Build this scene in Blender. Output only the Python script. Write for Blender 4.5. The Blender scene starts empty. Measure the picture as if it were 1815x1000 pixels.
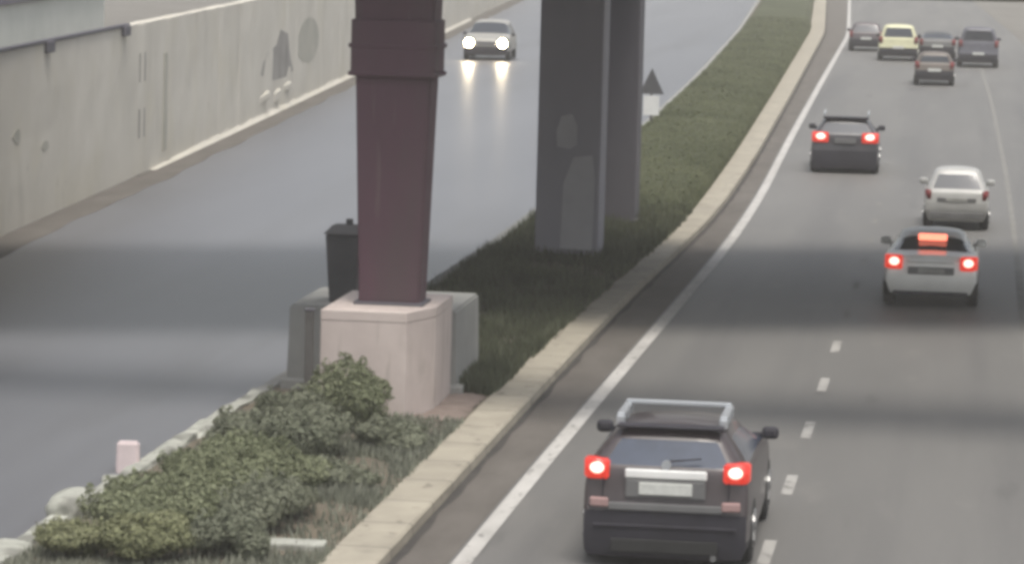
import bpy, bmesh, math, random
from mathutils import Vector, Matrix, noise as mnoise
R = math.radians
random.seed(7)
sc = bpy.context.scene
COL = sc.collection

# ------------------------------------------------------------------ camera
cd = bpy.data.cameras.new('camera'); cam = bpy.data.objects.new('camera', cd); COL.objects.link(cam)
cd.sensor_width = 36.0; cd.lens = 36.0 * 6500 / 1815
cd.clip_start = 0.5; cd.clip_end = 6000
M_ = Matrix.Rotation(R(7.1), 4, 'Z') @ Matrix.Rotation(math.pi/2 - math.atan(690/6500), 4, 'X') @ Matrix.Rotation(R(1.5), 4, 'Z')
cam.matrix_world = Matrix.Translation((0, 0, 7.0)) @ M_
sc.camera = cam

# ------------------------------------------------------------------ sky, sun, exposure
SUN_EL, SUN_AZ = 70.0, 24.0      # behind the camera, a little to the right
w = bpy.data.worlds.new('World'); sc.world = w; w.use_nodes = True
nt = w.node_tree; nt.nodes.clear()
sky = nt.nodes.new('ShaderNodeTexSky'); sky.sky_type = 'NISHITA'; sky.sun_disc = False
sky.sun_elevation = R(SUN_EL); sky.sun_rotation = R(180 - SUN_AZ); sky.air_density = 1.2; sky.dust_density = 4.0
hs = nt.nodes.new('ShaderNodeHueSaturation'); hs.inputs['Saturation'].default_value = 0.3
bg = nt.nodes.new('ShaderNodeBackground'); bg.inputs['Strength'].default_value = 0.118
wo = nt.nodes.new('ShaderNodeOutputWorld')
nt.links.new(sky.outputs[0], hs.inputs['Color']); nt.links.new(hs.outputs[0], bg.inputs['Color']); nt.links.new(bg.outputs[0], wo.inputs[0])
sl = bpy.data.lights.new('sun', 'SUN'); sl.energy = 1.7; sl.angle = R(22); sl.color = (1.0, 0.94, 0.85)
so = bpy.data.objects.new('sun', sl); COL.objects.link(so)
so.rotation_euler = (R(90 - SUN_EL), 0, R(SUN_AZ)); so.location = (20, -20, 60)
sc.view_settings.view_transform = 'Standard'; sc.view_settings.look = 'None'
sc.view_settings.gamma = 1.0; sc.view_settings.exposure = 0.62
sc.cycles.use_denoising = True
sc.cycles.filter_width = 3.8
sc.cycles.max_bounces = 6; sc.cycles.volume_bounces = 1

# ------------------------------------------------------------------ materials
def mat(name, col, rough=0.8, var=0.15, scale=4.0, metal=0.0, bump=0.0, bscale=60.0, col2=None, stretch=None, spec=0.5, coat=0.0, island=0.0):
    m = bpy.data.materials.new(name); m.use_nodes = True
    n = m.node_tree.nodes; l = m.node_tree.links
    b = n['Principled BSDF']; b.inputs['Roughness'].default_value = rough; b.inputs['Metallic'].default_value = metal
    b.inputs['Specular IOR Level'].default_value = spec; b.inputs['Coat Weight'].default_value = coat
    tc = n.new('ShaderNodeTexCoord'); mp = n.new('ShaderNodeMapping')
    geo = n.new('ShaderNodeNewGeometry')
    l.new(geo.outputs['Position'] if stretch == 'world' or var == 0 else tc.outputs['Object'], mp.inputs[0])
    if isinstance(stretch, tuple): mp.inputs['Scale'].default_value = stretch
    nz = n.new('ShaderNodeTexNoise'); nz.inputs['Scale'].default_value = scale; nz.inputs['Detail'].default_value = 6; nz.inputs['Roughness'].default_value = 0.6
    l.new(mp.outputs[0], nz.inputs['Vector'])
    rp = n.new('ShaderNodeValToRGB'); rp.color_ramp.elements[0].position = 0.3; rp.color_ramp.elements[1].position = 0.7
    c2 = col2 if col2 else tuple(min(1, c * (1 + var)) for c in col)
    c1 = col if col2 else tuple(c * (1 - var) for c in col)
    rp.color_ramp.elements[0].color = (*c1, 1); rp.color_ramp.elements[1].color = (*c2, 1)
    l.new(nz.outputs['Fac'], rp.inputs[0])
    out = rp.outputs[0]
    if island:
        h = n.new('ShaderNodeHueSaturation'); mr = n.new('ShaderNodeMapRange')
        mr.inputs['To Min'].default_value = 1 - island; mr.inputs['To Max'].default_value = 1 + island
        l.new(geo.outputs['Random Per Island'], mr.inputs[0]); l.new(mr.outputs[0], h.inputs['Value']); l.new(out, h.inputs['Color'])
        out = h.outputs[0]
    l.new(out, b.inputs['Base Color'])
    if bump:
        bn = n.new('ShaderNodeTexNoise'); bn.inputs['Scale'].default_value = bscale; bn.inputs['Detail'].default_value = 4
        l.new(tc.outputs['Object'], bn.inputs['Vector'])
        bp = n.new('ShaderNodeBump'); bp.inputs['Strength'].default_value = bump; bp.inputs['Distance'].default_value = 0.02
        l.new(bn.outputs['Fac'], bp.inputs['Height']); l.new(bp.outputs[0], b.inputs['Normal'])
    return m

def overlay(m, col, scale, lo, hi, stretch=(1, 1, 1), amount=1.0, offset=(0, 0, 0)):
    """stains with a shape of their own, mixed over a material's base colour"""
    n = m.node_tree.nodes; l = m.node_tree.links; b = n['Principled BSDF']
    src = b.inputs['Base Color'].links[0].from_socket
    tc = n.new('ShaderNodeTexCoord'); mp = n.new('ShaderNodeMapping'); mp.inputs['Scale'].default_value = stretch; mp.inputs['Location'].default_value = offset
    nz = n.new('ShaderNodeTexNoise'); nz.inputs['Scale'].default_value = scale; nz.inputs['Detail'].default_value = 5
    mr = n.new('ShaderNodeMapRange'); mr.inputs['From Min'].default_value = lo; mr.inputs['From Max'].default_value = hi; mr.inputs['To Max'].default_value = amount
    mx = n.new('ShaderNodeMix'); mx.data_type = 'RGBA'; mx.inputs['B'].default_value = (*col, 1)
    l.new(tc.outputs['Object'], mp.inputs[0]); l.new(mp.outputs[0], nz.inputs['Vector']); l.new(nz.outputs['Fac'], mr.inputs[0])
    l.new(mr.outputs[0], mx.inputs['Factor']); l.new(src, mx.inputs['A']); l.new(mx.outputs['Result'], b.inputs['Base Color'])
    return m

def glow(name, col, strength, base=(0.3, 0.02, 0.02)):
    m = bpy.data.materials.new(name); m.use_nodes = True
    b = m.node_tree.nodes['Principled BSDF']; b.inputs['Base Color'].default_value = (*base, 1); b.inputs['Roughness'].default_value = 0.25
    b.inputs['Emission Color'].default_value = (*col, 1); b.inputs['Emission Strength'].default_value = strength
    return m

ROAD = mat('worn_asphalt', (0.118, 0.115, 0.11), 0.6, scale=0.35, stretch=(1, 0.12, 1), col2=(0.155, 0.15, 0.142), bump=0.15, bscale=25)
overlay(ROAD, (0.09, 0.088, 0.088), 0.5, 0.5, 0.72, (1.6, 0.05, 1), 0.7)
overlay(ROAD, (0.2, 0.19, 0.175), 1.4, 0.6, 0.75, (1, 0.25, 1), 0.4, (9, 3, 0))
overlay(ROAD, (0.07, 0.068, 0.066), 0.9, 0.66, 0.74, (1.2, 0.2, 1), 0.5, (2, 7, 0))
overlay(ROAD, (0.21, 0.2, 0.19), 28, 0.55, 0.8, (1, 0.6, 1), 0.5)
overlay(ROAD, (0.05, 0.05, 0.05), 34, 0.58, 0.8, (1, 0.6, 1), 0.5, (4, 4, 4))
ROADL = mat('smooth_asphalt', (0.112, 0.115, 0.128), 0.35, scale=0.3, stretch=(1, 0.1, 1), col2=(0.145, 0.148, 0.162), bump=0.03, bscale=20)
overlay(ROADL, (0.098, 0.098, 0.105), 0.5, 0.52, 0.75, (1.2, 0.05, 1), 0.6)
overlay(ROADL, (0.19, 0.19, 0.19), 28, 0.55, 0.8, (1, 0.6, 1), 0.4)
overlay(ROADL, (0.06, 0.06, 0.065), 34, 0.58, 0.8, (1, 0.6, 1), 0.4, (4, 4, 4))
overlay(ROADL, (0.09, 0.09, 0.094), 0.45, 0.58, 0.68, (1.6, 0.12, 1), 0.45, (3, 9, 0))
GUTTER = mat('gutter_dirt', (0.085, 0.076, 0.066), 0.95, scale=1.6, stretch=(1, 0.3, 1), col2=(0.125, 0.113, 0.1), bump=0.4, bscale=12)
DARKEDGE = mat('dark_edge', (0.035, 0.032, 0.03), 1.0, scale=2, col2=(0.06, 0.054, 0.05))
PAINT_WORN = mat('worn_road_paint', (0.14, 0.137, 0.128), 0.8, scale=2.5, stretch=(1, 0.4, 1), col2=(0.21, 0.205, 0.19))
PAINT = mat('road_paint', (0.34, 0.33, 0.31), 0.7, scale=2.5, stretch=(1, 0.4, 1), col2=(0.5, 0.485, 0.46))
KERB = mat('cream_kerb_paint', (0.26, 0.236, 0.19), 0.85, scale=1.1, col2=(0.365, 0.333, 0.268), bump=0.3, bscale=14)
overlay(KERB, (0.17, 0.155, 0.13), 2.2, 0.6, 0.78, (1, 0.6, 1), 0.8)
def joints(m, step, col, width):
    n = m.node_tree.nodes; l = m.node_tree.links; b = n['Principled BSDF']
    src = b.inputs['Base Color'].links[0].from_socket
    tc = n.new('ShaderNodeTexCoord'); sp = n.new('ShaderNodeSeparateXYZ'); l.new(tc.outputs['Object'], sp.inputs[0])
    pp = n.new('ShaderNodeMath'); pp.operation = 'PINGPONG'; pp.inputs[1].default_value = step / 2; l.new(sp.outputs['Y'], pp.inputs[0])
    lt = n.new('ShaderNodeMath'); lt.operation = 'LESS_THAN'; lt.inputs[1].default_value = width; l.new(pp.outputs[0], lt.inputs[0])
    mx = n.new('ShaderNodeMix'); mx.data_type = 'RGBA'; mx.inputs['B'].default_value = (*col, 1)
    l.new(lt.outputs[0], mx.inputs['Factor']); l.new(src, mx.inputs['A']); l.new(mx.outputs['Result'], b.inputs['Base Color'])
joints(KERB, 1.5, (0.12, 0.11, 0.095), 0.018)
overlay(KERB, (0.12, 0.105, 0.085), 5.0, 0.64, 0.7, (1, 0.7, 1), 0.6, (5, 1, 0))
WHITEST = mat('whitewash', (0.24, 0.245, 0.215), 0.9, scale=2.2, col2=(0.45, 0.455, 0.405), bump=0.4, bscale=9)
overlay(WHITEST, (0.13, 0.13, 0.115), 1.6, 0.52, 0.66, (1, 1, 1), 0.8)
SOIL = mat('median_soil', (0.09, 0.08, 0.06), 1.0, scale=1.5, col2=(0.15, 0.125, 0.09), bump=0.5, bscale=8)
EARTH = mat('dusty_earth', (0.13, 0.122, 0.108), 1.0, scale=0.2, col2=(0.17, 0.16, 0.145))
BRICKSOIL = mat('reddish_rubble', (0.15, 0.115, 0.098), 1.0, scale=5, col2=(0.22, 0.178, 0.155), bump=0.6, bscale=12)
WALL = mat('cream_plaster', (0.48, 0.455, 0.395), 0.9, scale=0.35, col2=(0.58, 0.55, 0.485), bump=0.12, bscale=3)
overlay(WALL, (0.27, 0.25, 0.21), 0.7, 0.56, 0.85, (1, 1, 0.4), 0.6)
overlay(WALL, (0.2, 0.18, 0.15), 2.6, 0.68, 0.76, (1, 1, 0.8), 0.5, (4, 2, 7))
overlay(WALL, (0.48, 0.445, 0.34), 0.5, 0.5, 0.7, (1, 1, 1), 0.35, (7, 0, 3))
overlay(WALL, (0.62, 0.6, 0.54), 0.8, 0.62, 0.75, (1, 1, 0.6), 0.6, (1, 8, 2))
WALLPATCH = mat('exposed_concrete', (0.19, 0.183, 0.172), 0.95, scale=1, col2=(0.3, 0.285, 0.262), bump=0.5, bscale=6)
WALLPATCH2 = mat('greenish_patch', (0.31, 0.305, 0.26), 0.95, scale=1, col2=(0.4, 0.385, 0.33))
MAROON = mat('maroon_steel', (0.058, 0.024, 0.037), 0.65, scale=0.8, col2=(0.085, 0.037, 0.055), stretch=(1, 1, 0.4))
overlay(MAROON, (0.05, 0.043, 0.04), 0.9, 0.45, 0.62, (1.6, 1, 0.3), 0.5)
overlay(MAROON, (0.11, 0.08, 0.08), 5, 0.66, 0.72, (1.5, 1, 0.12), 0.5)
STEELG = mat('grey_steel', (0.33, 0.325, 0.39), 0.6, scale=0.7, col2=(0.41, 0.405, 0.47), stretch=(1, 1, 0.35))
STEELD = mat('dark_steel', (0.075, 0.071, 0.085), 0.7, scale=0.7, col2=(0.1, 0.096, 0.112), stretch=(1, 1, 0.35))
POSTER = mat('pale_weathering', (0.52, 0.52, 0.57), 0.8, scale=1.2, col2=(0.62, 0.62, 0.66))
PINK = mat('pinkish_concrete', (0.42, 0.36, 0.335), 0.9, scale=1.2, col2=(0.52, 0.452, 0.42), bump=0.2, bscale=10)
overlay(PINK, (0.27, 0.23, 0.2), 2.0, 0.58, 0.8, (1, 1, 0.4), 0.6)
overlay(PINK, (0.2, 0.17, 0.14), 3.0, 0.6, 0.72, (2.5, 2.5, 0.25), 0.5, (3, 1, 2))
BLOCKG = mat('grey_concrete', (0.22, 0.222, 0.212), 0.9, scale=1.0, col2=(0.29, 0.29, 0.275), bump=0.3, bscale=9)
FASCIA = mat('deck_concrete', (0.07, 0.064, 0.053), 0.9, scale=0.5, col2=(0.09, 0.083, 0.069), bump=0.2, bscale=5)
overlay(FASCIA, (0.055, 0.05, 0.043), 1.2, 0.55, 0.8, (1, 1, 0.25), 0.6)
BIN = mat('charcoal_metal', (0.028, 0.028, 0.033), 0.6, scale=3, col2=(0.045, 0.045, 0.05))
POST = mat('galvanised_post', (0.06, 0.056, 0.052), 0.6, scale=5, col2=(0.095, 0.09, 0.085))
SIGNW = mat('white_sign_face', (0.6, 0.6, 0.58), 0.6, scale=4, col2=(0.7, 0.7, 0.68))
SIGND = mat('dark_sign_back', (0.05, 0.05, 0.055), 0.6, scale=4, col2=(0.075, 0.075, 0.08))
BLDG = mat('pale_render', (0.5, 0.52, 0.48), 0.9, scale=0.5, col2=(0.6, 0.61, 0.57))
EAVE = mat('purple_grey_cladding', (0.13, 0.115, 0.15), 0.8, scale=0.6, col2=(0.17, 0.15, 0.19))
LEAF = mat('shrub_leaf', (0.16, 0.18, 0.108), 0.65, scale=0.9, col2=(0.25, 0.268, 0.17), island=0.3, stretch='world')
LEAFY = mat('yellow_green_leaf', (0.18, 0.195, 0.105), 0.65, scale=0.9, col2=(0.26, 0.268, 0.16), island=0.35, stretch='world')
LEAFD = mat('dusty_leaf', (0.16, 0.175, 0.125), 0.7, scale=0.5, col2=(0.24, 0.252, 0.185), island=0.25, stretch='world')
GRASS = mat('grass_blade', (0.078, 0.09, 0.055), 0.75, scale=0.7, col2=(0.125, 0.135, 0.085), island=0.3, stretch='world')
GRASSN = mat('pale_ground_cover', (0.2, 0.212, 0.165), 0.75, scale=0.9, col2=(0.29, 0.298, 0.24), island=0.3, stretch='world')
BARK = mat('shrub_stem', (0.06, 0.045, 0.03), 0.9)
RUBBER = mat('tyre_rubber', (0.018, 0.018, 0.018), 0.85)
RIM = mat('alloy_rim', (0.3, 0.3, 0.3), 0.35, metal=0.8)
CHROME = mat('bright_trim', (0.78, 0.78, 0.76), 0.3, metal=0.1, var=0.05)
SILVER = mat('silver_rail', (0.42, 0.44, 0.46), 0.35, metal=0.4, var=0.05)
BLACKP = mat('black_plastic', (0.022, 0.02, 0.028), 0.7, var=0.2)
TRIM = mat('grey_skid_trim', (0.13, 0.13, 0.13), 0.5, var=0.1)
GLASS2 = mat('sky_tint_glass', (0.04, 0.052, 0.08), 0.15, var=0.15, spec=0.45)  # tinted glass with the sky's blue reflection put into its base colour
GLASS = mat('tinted_glass', (0.03, 0.035, 0.045), 0.06, var=0.1, spec=0.8)
PLATE = mat('number_plate_white', (0.52, 0.53, 0.5), 0.5, var=0.12, scale=14)
def thin(m, f=0.35):
    n = m.node_tree.nodes; l = m.node_tree.links; b = n['Principled BSDF']; o = n['Material Output']
    t = n.new('ShaderNodeBsdfTranslucent'); mx = n.new('ShaderNodeMixShader'); mx.inputs[0].default_value = f
    l.new(b.inputs['Base Color'].links[0].from_socket, t.inputs[0]); l.new(b.outputs[0], mx.inputs[1]); l.new(t.outputs[0], mx.inputs[2]); l.new(mx.outputs[0], o.inputs[0])
    b.inputs['Specular IOR Level'].default_value = 0.2
for q in (LEAF, LEAFY, LEAFD, GRASS, GRASSN): thin(q)
LEAFH = mat('clipped_hedge_leaf', (0.07, 0.08, 0.042), 0.8, scale=0.35, col2=(0.115, 0.125, 0.07), island=0.22, stretch='world', spec=0.2)
thin(LEAFH)
LAMP_OFF = mat('red_lens', (0.16, 0.012, 0.012), 0.25, var=0.1)
LAMP_ON = glow('lit_red_lens', (1.0, 0.06, 0.03), 0.42)
LAMP_CORE = glow('lamp_core', (1.0, 0.42, 0.34), 2.0, (0.8, 0.4, 0.35))
HIGH_ON = glow('brake_light_core', (1.0, 0.20, 0.12), 1.7, (0.8, 0.3, 0.2))
HEAD_ON = glow('headlight_core', (1.0, 0.82, 0.54), 75.0, (0.8, 0.8, 0.8))
INDIC = mat('pinkish_reflector', (0.34, 0.22, 0.21), 0.3, var=0.1)

HAZE = bpy.data.materials.new('haze_air'); HAZE.use_nodes = True
_n = HAZE.node_tree.nodes; _n.remove(_n['Principled BSDF'])
_v = _n.new('ShaderNodeVolumePrincipled'); _v.inputs['Color'].default_value = (0.96, 0.94, 0.90, 1); _v.inputs['Density'].default_value = 0.0009
HAZE.node_tree.links.new(_v.outputs[0], _n['Material Output'].inputs['Volume'])

# ------------------------------------------------------------------ helpers
def link(name, verts, faces, m, parent=None, smooth=False, mats=None, mi=None):
    me = bpy.data.meshes.new(name); me.from_pydata(verts, [], faces)
    for x in (mats or [m]): me.materials.append(x)
    if mi:
        me.polygons.foreach_set('material_index', mi)
    if smooth: me.polygons.foreach_set('use_smooth', [True] * len(me.polygons))
    me.update()
    o = bpy.data.objects.new(name, me); COL.objects.link(o)
    if parent: o.parent = parent
    return o
def bmobj(name, bm, m, parent=None, smooth=False):
    bmesh.ops.recalc_face_normals(bm, faces=bm.faces)
    me = bpy.data.meshes.new(name); bm.to_mesh(me); bm.free(); me.materials.append(m)
    if smooth:
        me.polygons.foreach_set('use_smooth', [True] * len(me.polygons))
    o = bpy.data.objects.new(name, me); COL.objects.link(o)
    if parent: o.parent = parent
    return o
def tag(o, label=None, cat=None, group=None, kind=None):
    if label: o['label'] = label
    if cat: o['category'] = cat
    if group: o['group'] = group
    if kind: o['kind'] = kind
    return o
def empty(name, loc, rz=0, label=None, cat=None, group=None):
    o = bpy.data.objects.new(name, None); COL.objects.link(o); o.location = loc; o.rotation_euler = (0, 0, rz)
    return tag(o, label, cat, group)
def add_box(bm, c, s, bev=0.0, rot=None, seg=2):
    ret = bmesh.ops.create_cube(bm, size=1.0)
    vs = ret['verts']
    bmesh.ops.scale(bm, vec=s, verts=vs)
    if bev:
        es = list({e for v in vs for e in v.link_edges})
        r2 = bmesh.ops.bevel(bm, geom=es, offset=bev, segments=seg, affect='EDGES', profile=0.5)
        vs = list({v for f in r2['faces'] for v in f.verts} | {v for v in vs if v.is_valid})
    if rot: bmesh.ops.rotate(bm, cent=(0, 0, 0), matrix=rot, verts=vs)
    bmesh.ops.translate(bm, vec=c, verts=vs)
    return vs
def box(name, c, s, m, parent=None, bev=0.0, rot=None):
    bm = bmesh.new(); add_box(bm, c, s, bev, rot)
    return bmobj(name, bm, m, parent)
def add_cyl(bm, p0, p1, r0, r1=None, seg=16):
    p0, p1 = Vector(p0), Vector(p1); d = p1 - p0
    ret = bmesh.ops.create_cone(bm, cap_ends=True, segments=seg, radius1=r0, radius2=r0 if r1 is None else r1, depth=d.length)
    q = d.to_track_quat('Z', 'Y').to_matrix()
    bmesh.ops.rotate(bm, cent=(0, 0, 0), matrix=q, verts=ret['verts'])
    bmesh.ops.translate(bm, vec=(p0 + p1) / 2, verts=ret['verts'])
def cyl(name, p0, p1, r0, m, parent=None, r1=None, seg=16):
    bm = bmesh.new(); add_cyl(bm, p0, p1, r0, r1, seg)
    return bmobj(name, bm, m, parent)
def add_prism(bm, pts, z0, z1, taper=None):
    n = len(pts); tp = taper or pts
    a = [bm.verts.new((*p, z0)) for p in pts]; b = [bm.verts.new((*p, z1)) for p in tp]
    bm.faces.new(a[::-1]); bm.faces.new(b)
    for i in range(n): bm.faces.new((a[i], a[(i + 1) % n], b[(i + 1) % n], b[i]))

# ------------------------------------------------------------------ the alignment of the road (x as a function of y, metres)
def poly(pts):
    def f(y):
        s = 0
        for k in range(-3, 4):
            yy = y + k * 2.2
            i = 0
            while i < len(pts) - 2 and yy > pts[i + 1][0]: i += 1
            (y0, x0), (y1, x1) = pts[i], pts[i + 1]
            s += x0 + (x1 - x0) * (yy - y0) / (y1 - y0)
        return s / 7
    return f
white = poly([(-20, -5.15), (41, -5.13), (49, -5.06), (61, -4.95), (70, -4.83), (80, -4.84), (90, -4.97), (105, -5.27), (140, -5.85), (195, -6.7), (420, -14.5)])
dashX = poly([(-20, -2.07), (60, -2.0), (75, -2.0), (92, -2.13), (140, -2.75), (195, -3.55), (420, -11)])
rightX = poly([(-20, 0.95), (60, 0.98), (80, 0.98), (100, 0.9), (137, 0.6), (195, -0.3), (420, -8)])
kerbR = poly([(-20, -5.88), (37, -5.87), (57, -5.84), (68, -5.75), (78, -5.5), (95, -5.7), (130, -6.45), (195, -7.95), (420, -17)])
kerbL = poly([(-20, -6.46), (47, -6.46), (63, -6.30), (76, -5.98), (97, -6.32), (130, -7.1), (195, -8.75), (420, -18)])
medL = poly([(-20, -9.7), (42, -9.6), (50, -9.45), (70, -9.2), (90, -9.45), (107, -9.7), (140, -10.55), (191, -12.25), (420, -22)])
wallX = poly([(-20, -13.3), (60, -18.27), (70, -18.9), (80, -19.5), (90, -20.1), (108, -21.3), (136, -23.24), (179, -26.17), (420, -43)])
def ys(a, b, st):
    n = max(1, round((b - a) / st)); return [a + (b - a) * i / n for i in range(n + 1)]
def strip(name, fl, fr, y0, y1, z, m, st=4.0, kind='structure', nx=1):
    vs, fs = [], []
    Y = ys(y0, y1, st)
    for y in Y:
        a, b = fl(y), fr(y)
        for k in range(nx + 1): vs.append((a + (b - a) * k / nx, y, z))
    for i in range(len(Y) - 1):
        for k in range(nx):
            p = i * (nx + 1) + k; fs.append((p, p + 1, p + nx + 2, p + nx + 1))
    o = link(name, vs, fs, m); tag(o, kind=kind); return o

hz = link('haze', [(x, y, z) for z in (-1.02, 9.5) for x, y in ((-1300, -800), (1300, -800), (1300, 2600), (-1300, 2600))],
          [(3, 2, 1, 0), (4, 5, 6, 7), (0, 1, 5, 4), (1, 2, 6, 5), (2, 3, 7, 6), (3, 0, 4, 7)], HAZE); tag(hz, kind='stuff')
g = link('ground', [(-1250, -750, -0.02), (1250, -750, -0.02), (1250, 2550, -0.02), (-1250, 2550, -0.02)], [(0, 1, 2, 3)], EARTH); tag(g, kind='structure')
strip('right_road', lambda y: kerbR(y) - 0.05, lambda y: rightX(y) + 2.6, -20, 420, 0.0, ROAD)
strip('left_road', lambda y: wallX(y) + 0.0, lambda y: medL(y) + 0.15, -20, 420, 0.0, ROADL)
strip('gutter_strip', lambda y: kerbR(y) - 0.03, lambda y: white(y) - 0.14, -20, 300, 0.004, GUTTER)
strip('kerb_dark_edge', lambda y: kerbR(y) - 0.03, lambda y: kerbR(y) + 0.09 + 0.07 * mnoise.noise(Vector((y * .8, 2, 0))), -20, 300, 0.008, DARKEDGE, 0.5)  # narrow dark strip with a wavy outer edge along the kerb base
strip('wall_gutter', lambda y: wallX(y), lambda y: wallX(y) + 0.8 + 0.15 * mnoise.noise(Vector((y * .25, 0, 0))), -20, 300, 0.004, GUTTER, 1.0)
overlay(PAINT, (0.15, 0.145, 0.135), 6, 0.6, 0.66, (1.5, 0.5, 1), 0.7)
strip('edge_line', lambda y: white(y) - 0.1, lambda y: white(y) + 0.1, -20, 300, 0.008, PAINT)
strip('side_line', lambda y: rightX(y) - 0.06, lambda y: rightX(y) + 0.06, -20, 300, 0.004, PAINT_WORN)
def dashes(ka, kb, hl, hw, m):
    vs, fs = [], []
    for k in range(ka, kb):
        yc = 39.03 + 4.67 * k; b = len(vs)
        for yy in (yc - hl, yc + hl):
            vs += [(dashX(yy) - hw, yy, 0.004), (dashX(yy) + hw, yy, 0.004)]
        fs.append((b, b + 1, b + 3, b + 2))
    tag(link('lane_dashes', vs, fs, m), kind='structure')
DASHP = mat('faded_dash_paint', (0.26, 0.253, 0.238), 0.8, scale=2.5, stretch=(1, 0.4, 1), col2=(0.38, 0.37, 0.35))
overlay(DASHP, (0.15, 0.145, 0.135), 5, 0.55, 0.66, (1.5, 0.6, 1), 0.8)
dashes(-12, 5, 0.75, 0.068, DASHP)
dashes(5, 42, 0.6, 0.05, PAINT_WORN)
# right verge
strip('right_verge', lambda y: rightX(y) + 2.6, lambda y: rightX(y) + 7, -20, 420, 0.0, EARTH)

def section_sweep(name, prof, y0, y1, st, m, jit=0.0, gap=None, kind='structure'):
    """prof(y) -> list of (x, z); swept along y"""
    vs, fs = [], []
    Y = ys(y0, y1, st); n = len(prof(Y[0]))
    for y in Y:
        for (x, z) in prof(y):
            vs.append((x + random.uniform(-jit, jit), y, z + (random.uniform(-jit, jit) if z > 0.03 else 0)))
    for i in range(len(Y) - 1):
        for k in range(n - 1):
            p = i * n + k; fs.append((p, p + n, p + n + 1, p + 1))
    o = link(name, vs, fs, m)
    if kind: tag(o, kind=kind)
    return o
section_sweep('kerb', lambda y: [(kerbL(y), 0.02), (kerbL(y), 0.12), (kerbL(y) + 0.02, 0.135), (kerbR(y) - 0.04, 0.135), (kerbR(y) - 0.012, 0.115), (kerbR(y), -0.01)], -20, 300, 0.9, KERB, 0.004)
section_sweep('median_kerb', lambda y: [(medL(y) - 0.2, -0.01), (medL(y) - 0.19, 0.12), (medL(y) - 0.16, 0.14), (medL(y) + 0.02, 0.14), (medL(y) + 0.04, 0.05)], -20, 49, 0.45, WHITEST, 0.022)
section_sweep('plain_kerb', lambda y: [(medL(y) - 0.2, -0.01), (medL(y) - 0.19, 0.1), (medL(y) - 0.16, 0.12), (medL(y) + 0.02, 0.12), (medL(y) + 0.04, 0.05)], 49, 300, 0.6, BLOCKG, 0.012)
section_sweep('median_earth', lambda y: [(medL(y), 0.0), (medL(y) + 0.02, 0.08), (medL(y) + 0.3, 0.1), ((medL(y) + kerbL(y)) / 2, 0.1), (kerbL(y) + 0.01, 0.09)], -20, 300, 1.1, SOIL, 0.02)

# ------------------------------------------------------------------ boundary wall on the left
wl = empty('boundary_wall', (0, 0, 0), 0, 'long cream plastered boundary wall with stains beside the left road', 'wall')
section_sweep('wall_body', lambda y: [(wallX(y), -0.02), (wallX(y), 0.9), (wallX(y) - 0.004, 1.8), (wallX(y), 2.7), (wallX(y), 3.66), (wallX(y) - 0.3, 3.66), (wallX(y) - 0.3, -0.02)], 20, 260, 1.5, WALL, 0.012, kind=None).parent = wl
section_sweep('rubble_base', lambda y: [(wallX(y) - 0.01, min(1, (y - 87.5) / 9) * (0.16 + 0.09 * mnoise.noise(Vector((y * .5, 0, 0))))), (wallX(y) + 0.025, min(1, (y - 87.5) / 9) * (0.10 + 0.04 * mnoise.noise(Vector((y * .7, 5, 0))))), (wallX(y) + 0.12, 0.01), (wallX(y) + 0.13, -0.01)], 88, 200, 0.5, WALL, 0.008, kind=None).parent = wl
def on_wall(y, z, off=0.0): return Vector((wallX(y) + off, y, z))
def wall_patch(name, pts, m, off=0.002, parent=wl, th=0.002):
    bm = bmesh.new()
    a = [bm.verts.new(on_wall(y, z, off + th)) for y, z in pts]; b = [bm.verts.new(on_wall(y, z, -0.05)) for y, z in pts]
    bm.faces.new(a)
    for i in range(len(a)): bm.faces.new((a[i], a[(i + 1) % len(a)], b[(i + 1) % len(a)], b[i]))
    return bmobj(name, bm, m, parent)
# dark cap rail with brackets, up to the pillar of the wall
rl = section_sweep('cap_rail', lambda y: [(wallX(y) + 0.05, 3.66), (wallX(y) + 0.05, 3.72), (wallX(y) - 0.1, 3.72), (wallX(y) - 0.1, 3.66), (wallX(y) + 0.05, 3.655)], 20, 84.5, 1.5, STEELD, 0.0, kind=None); rl.parent = wl
for y in (52.0, 63.5, 74.6, 83.9):
    box('rail_bracket', on_wall(y, 3.57, 0.05), (0.12, 0.6, 0.24), STEELD, wl, 0.02)
# pilasters, slots and a rain pipe
for y in (86.2, 90.4, 100.0, 104.2, 118, 132, 146):
    box('pilaster', on_wall(y, 1.83, 0.0), (0.04, 0.9 if y < 95 else 0.5, 3.62), WALL, wl, 0.01)
for z0, z1 in ((2.25, 2.95), (0.9, 1.6)):
    wall_patch('slot', [(86.1, z0), (87.0, z0), (87.0, z1), (86.1, z1)], WALLPATCH, 0.022)
wall_patch('rain_pipe', [(89.9, 0.35), (90.9, 0.35), (90.9, 2.8), (89.9, 2.8)], WALLPATCH2, 0.02)
wall_patch('broken_patch', [(108.9, 1.35), (110.4, 1.08), (112.5, 1.02), (115.5, 0.98), (117.2, 1.1), (116.2, 1.7), (115.6, 2.35), (113.6, 2.55), (112.6, 2.1), (110.6, 1.95), (109.5, 1.7)], WALLPATCH)
wall_patch('round_patch', [(121.5 + 3.2 * math.cos(a * math.pi / 8), 1.9 + 0.78 * math.sin(a * math.pi / 8)) for a in range(16)], WALLPATCH2)
wall_patch('small_stain', [(74.6 + 0.45 * math.cos(a * math.pi / 5) * random.uniform(.7, 1.2), 1.5 + 0.13 * math.sin(a * math.pi / 5) * random.uniform(.7, 1.2)) for a in range(10)], WALLPATCH2)
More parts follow.
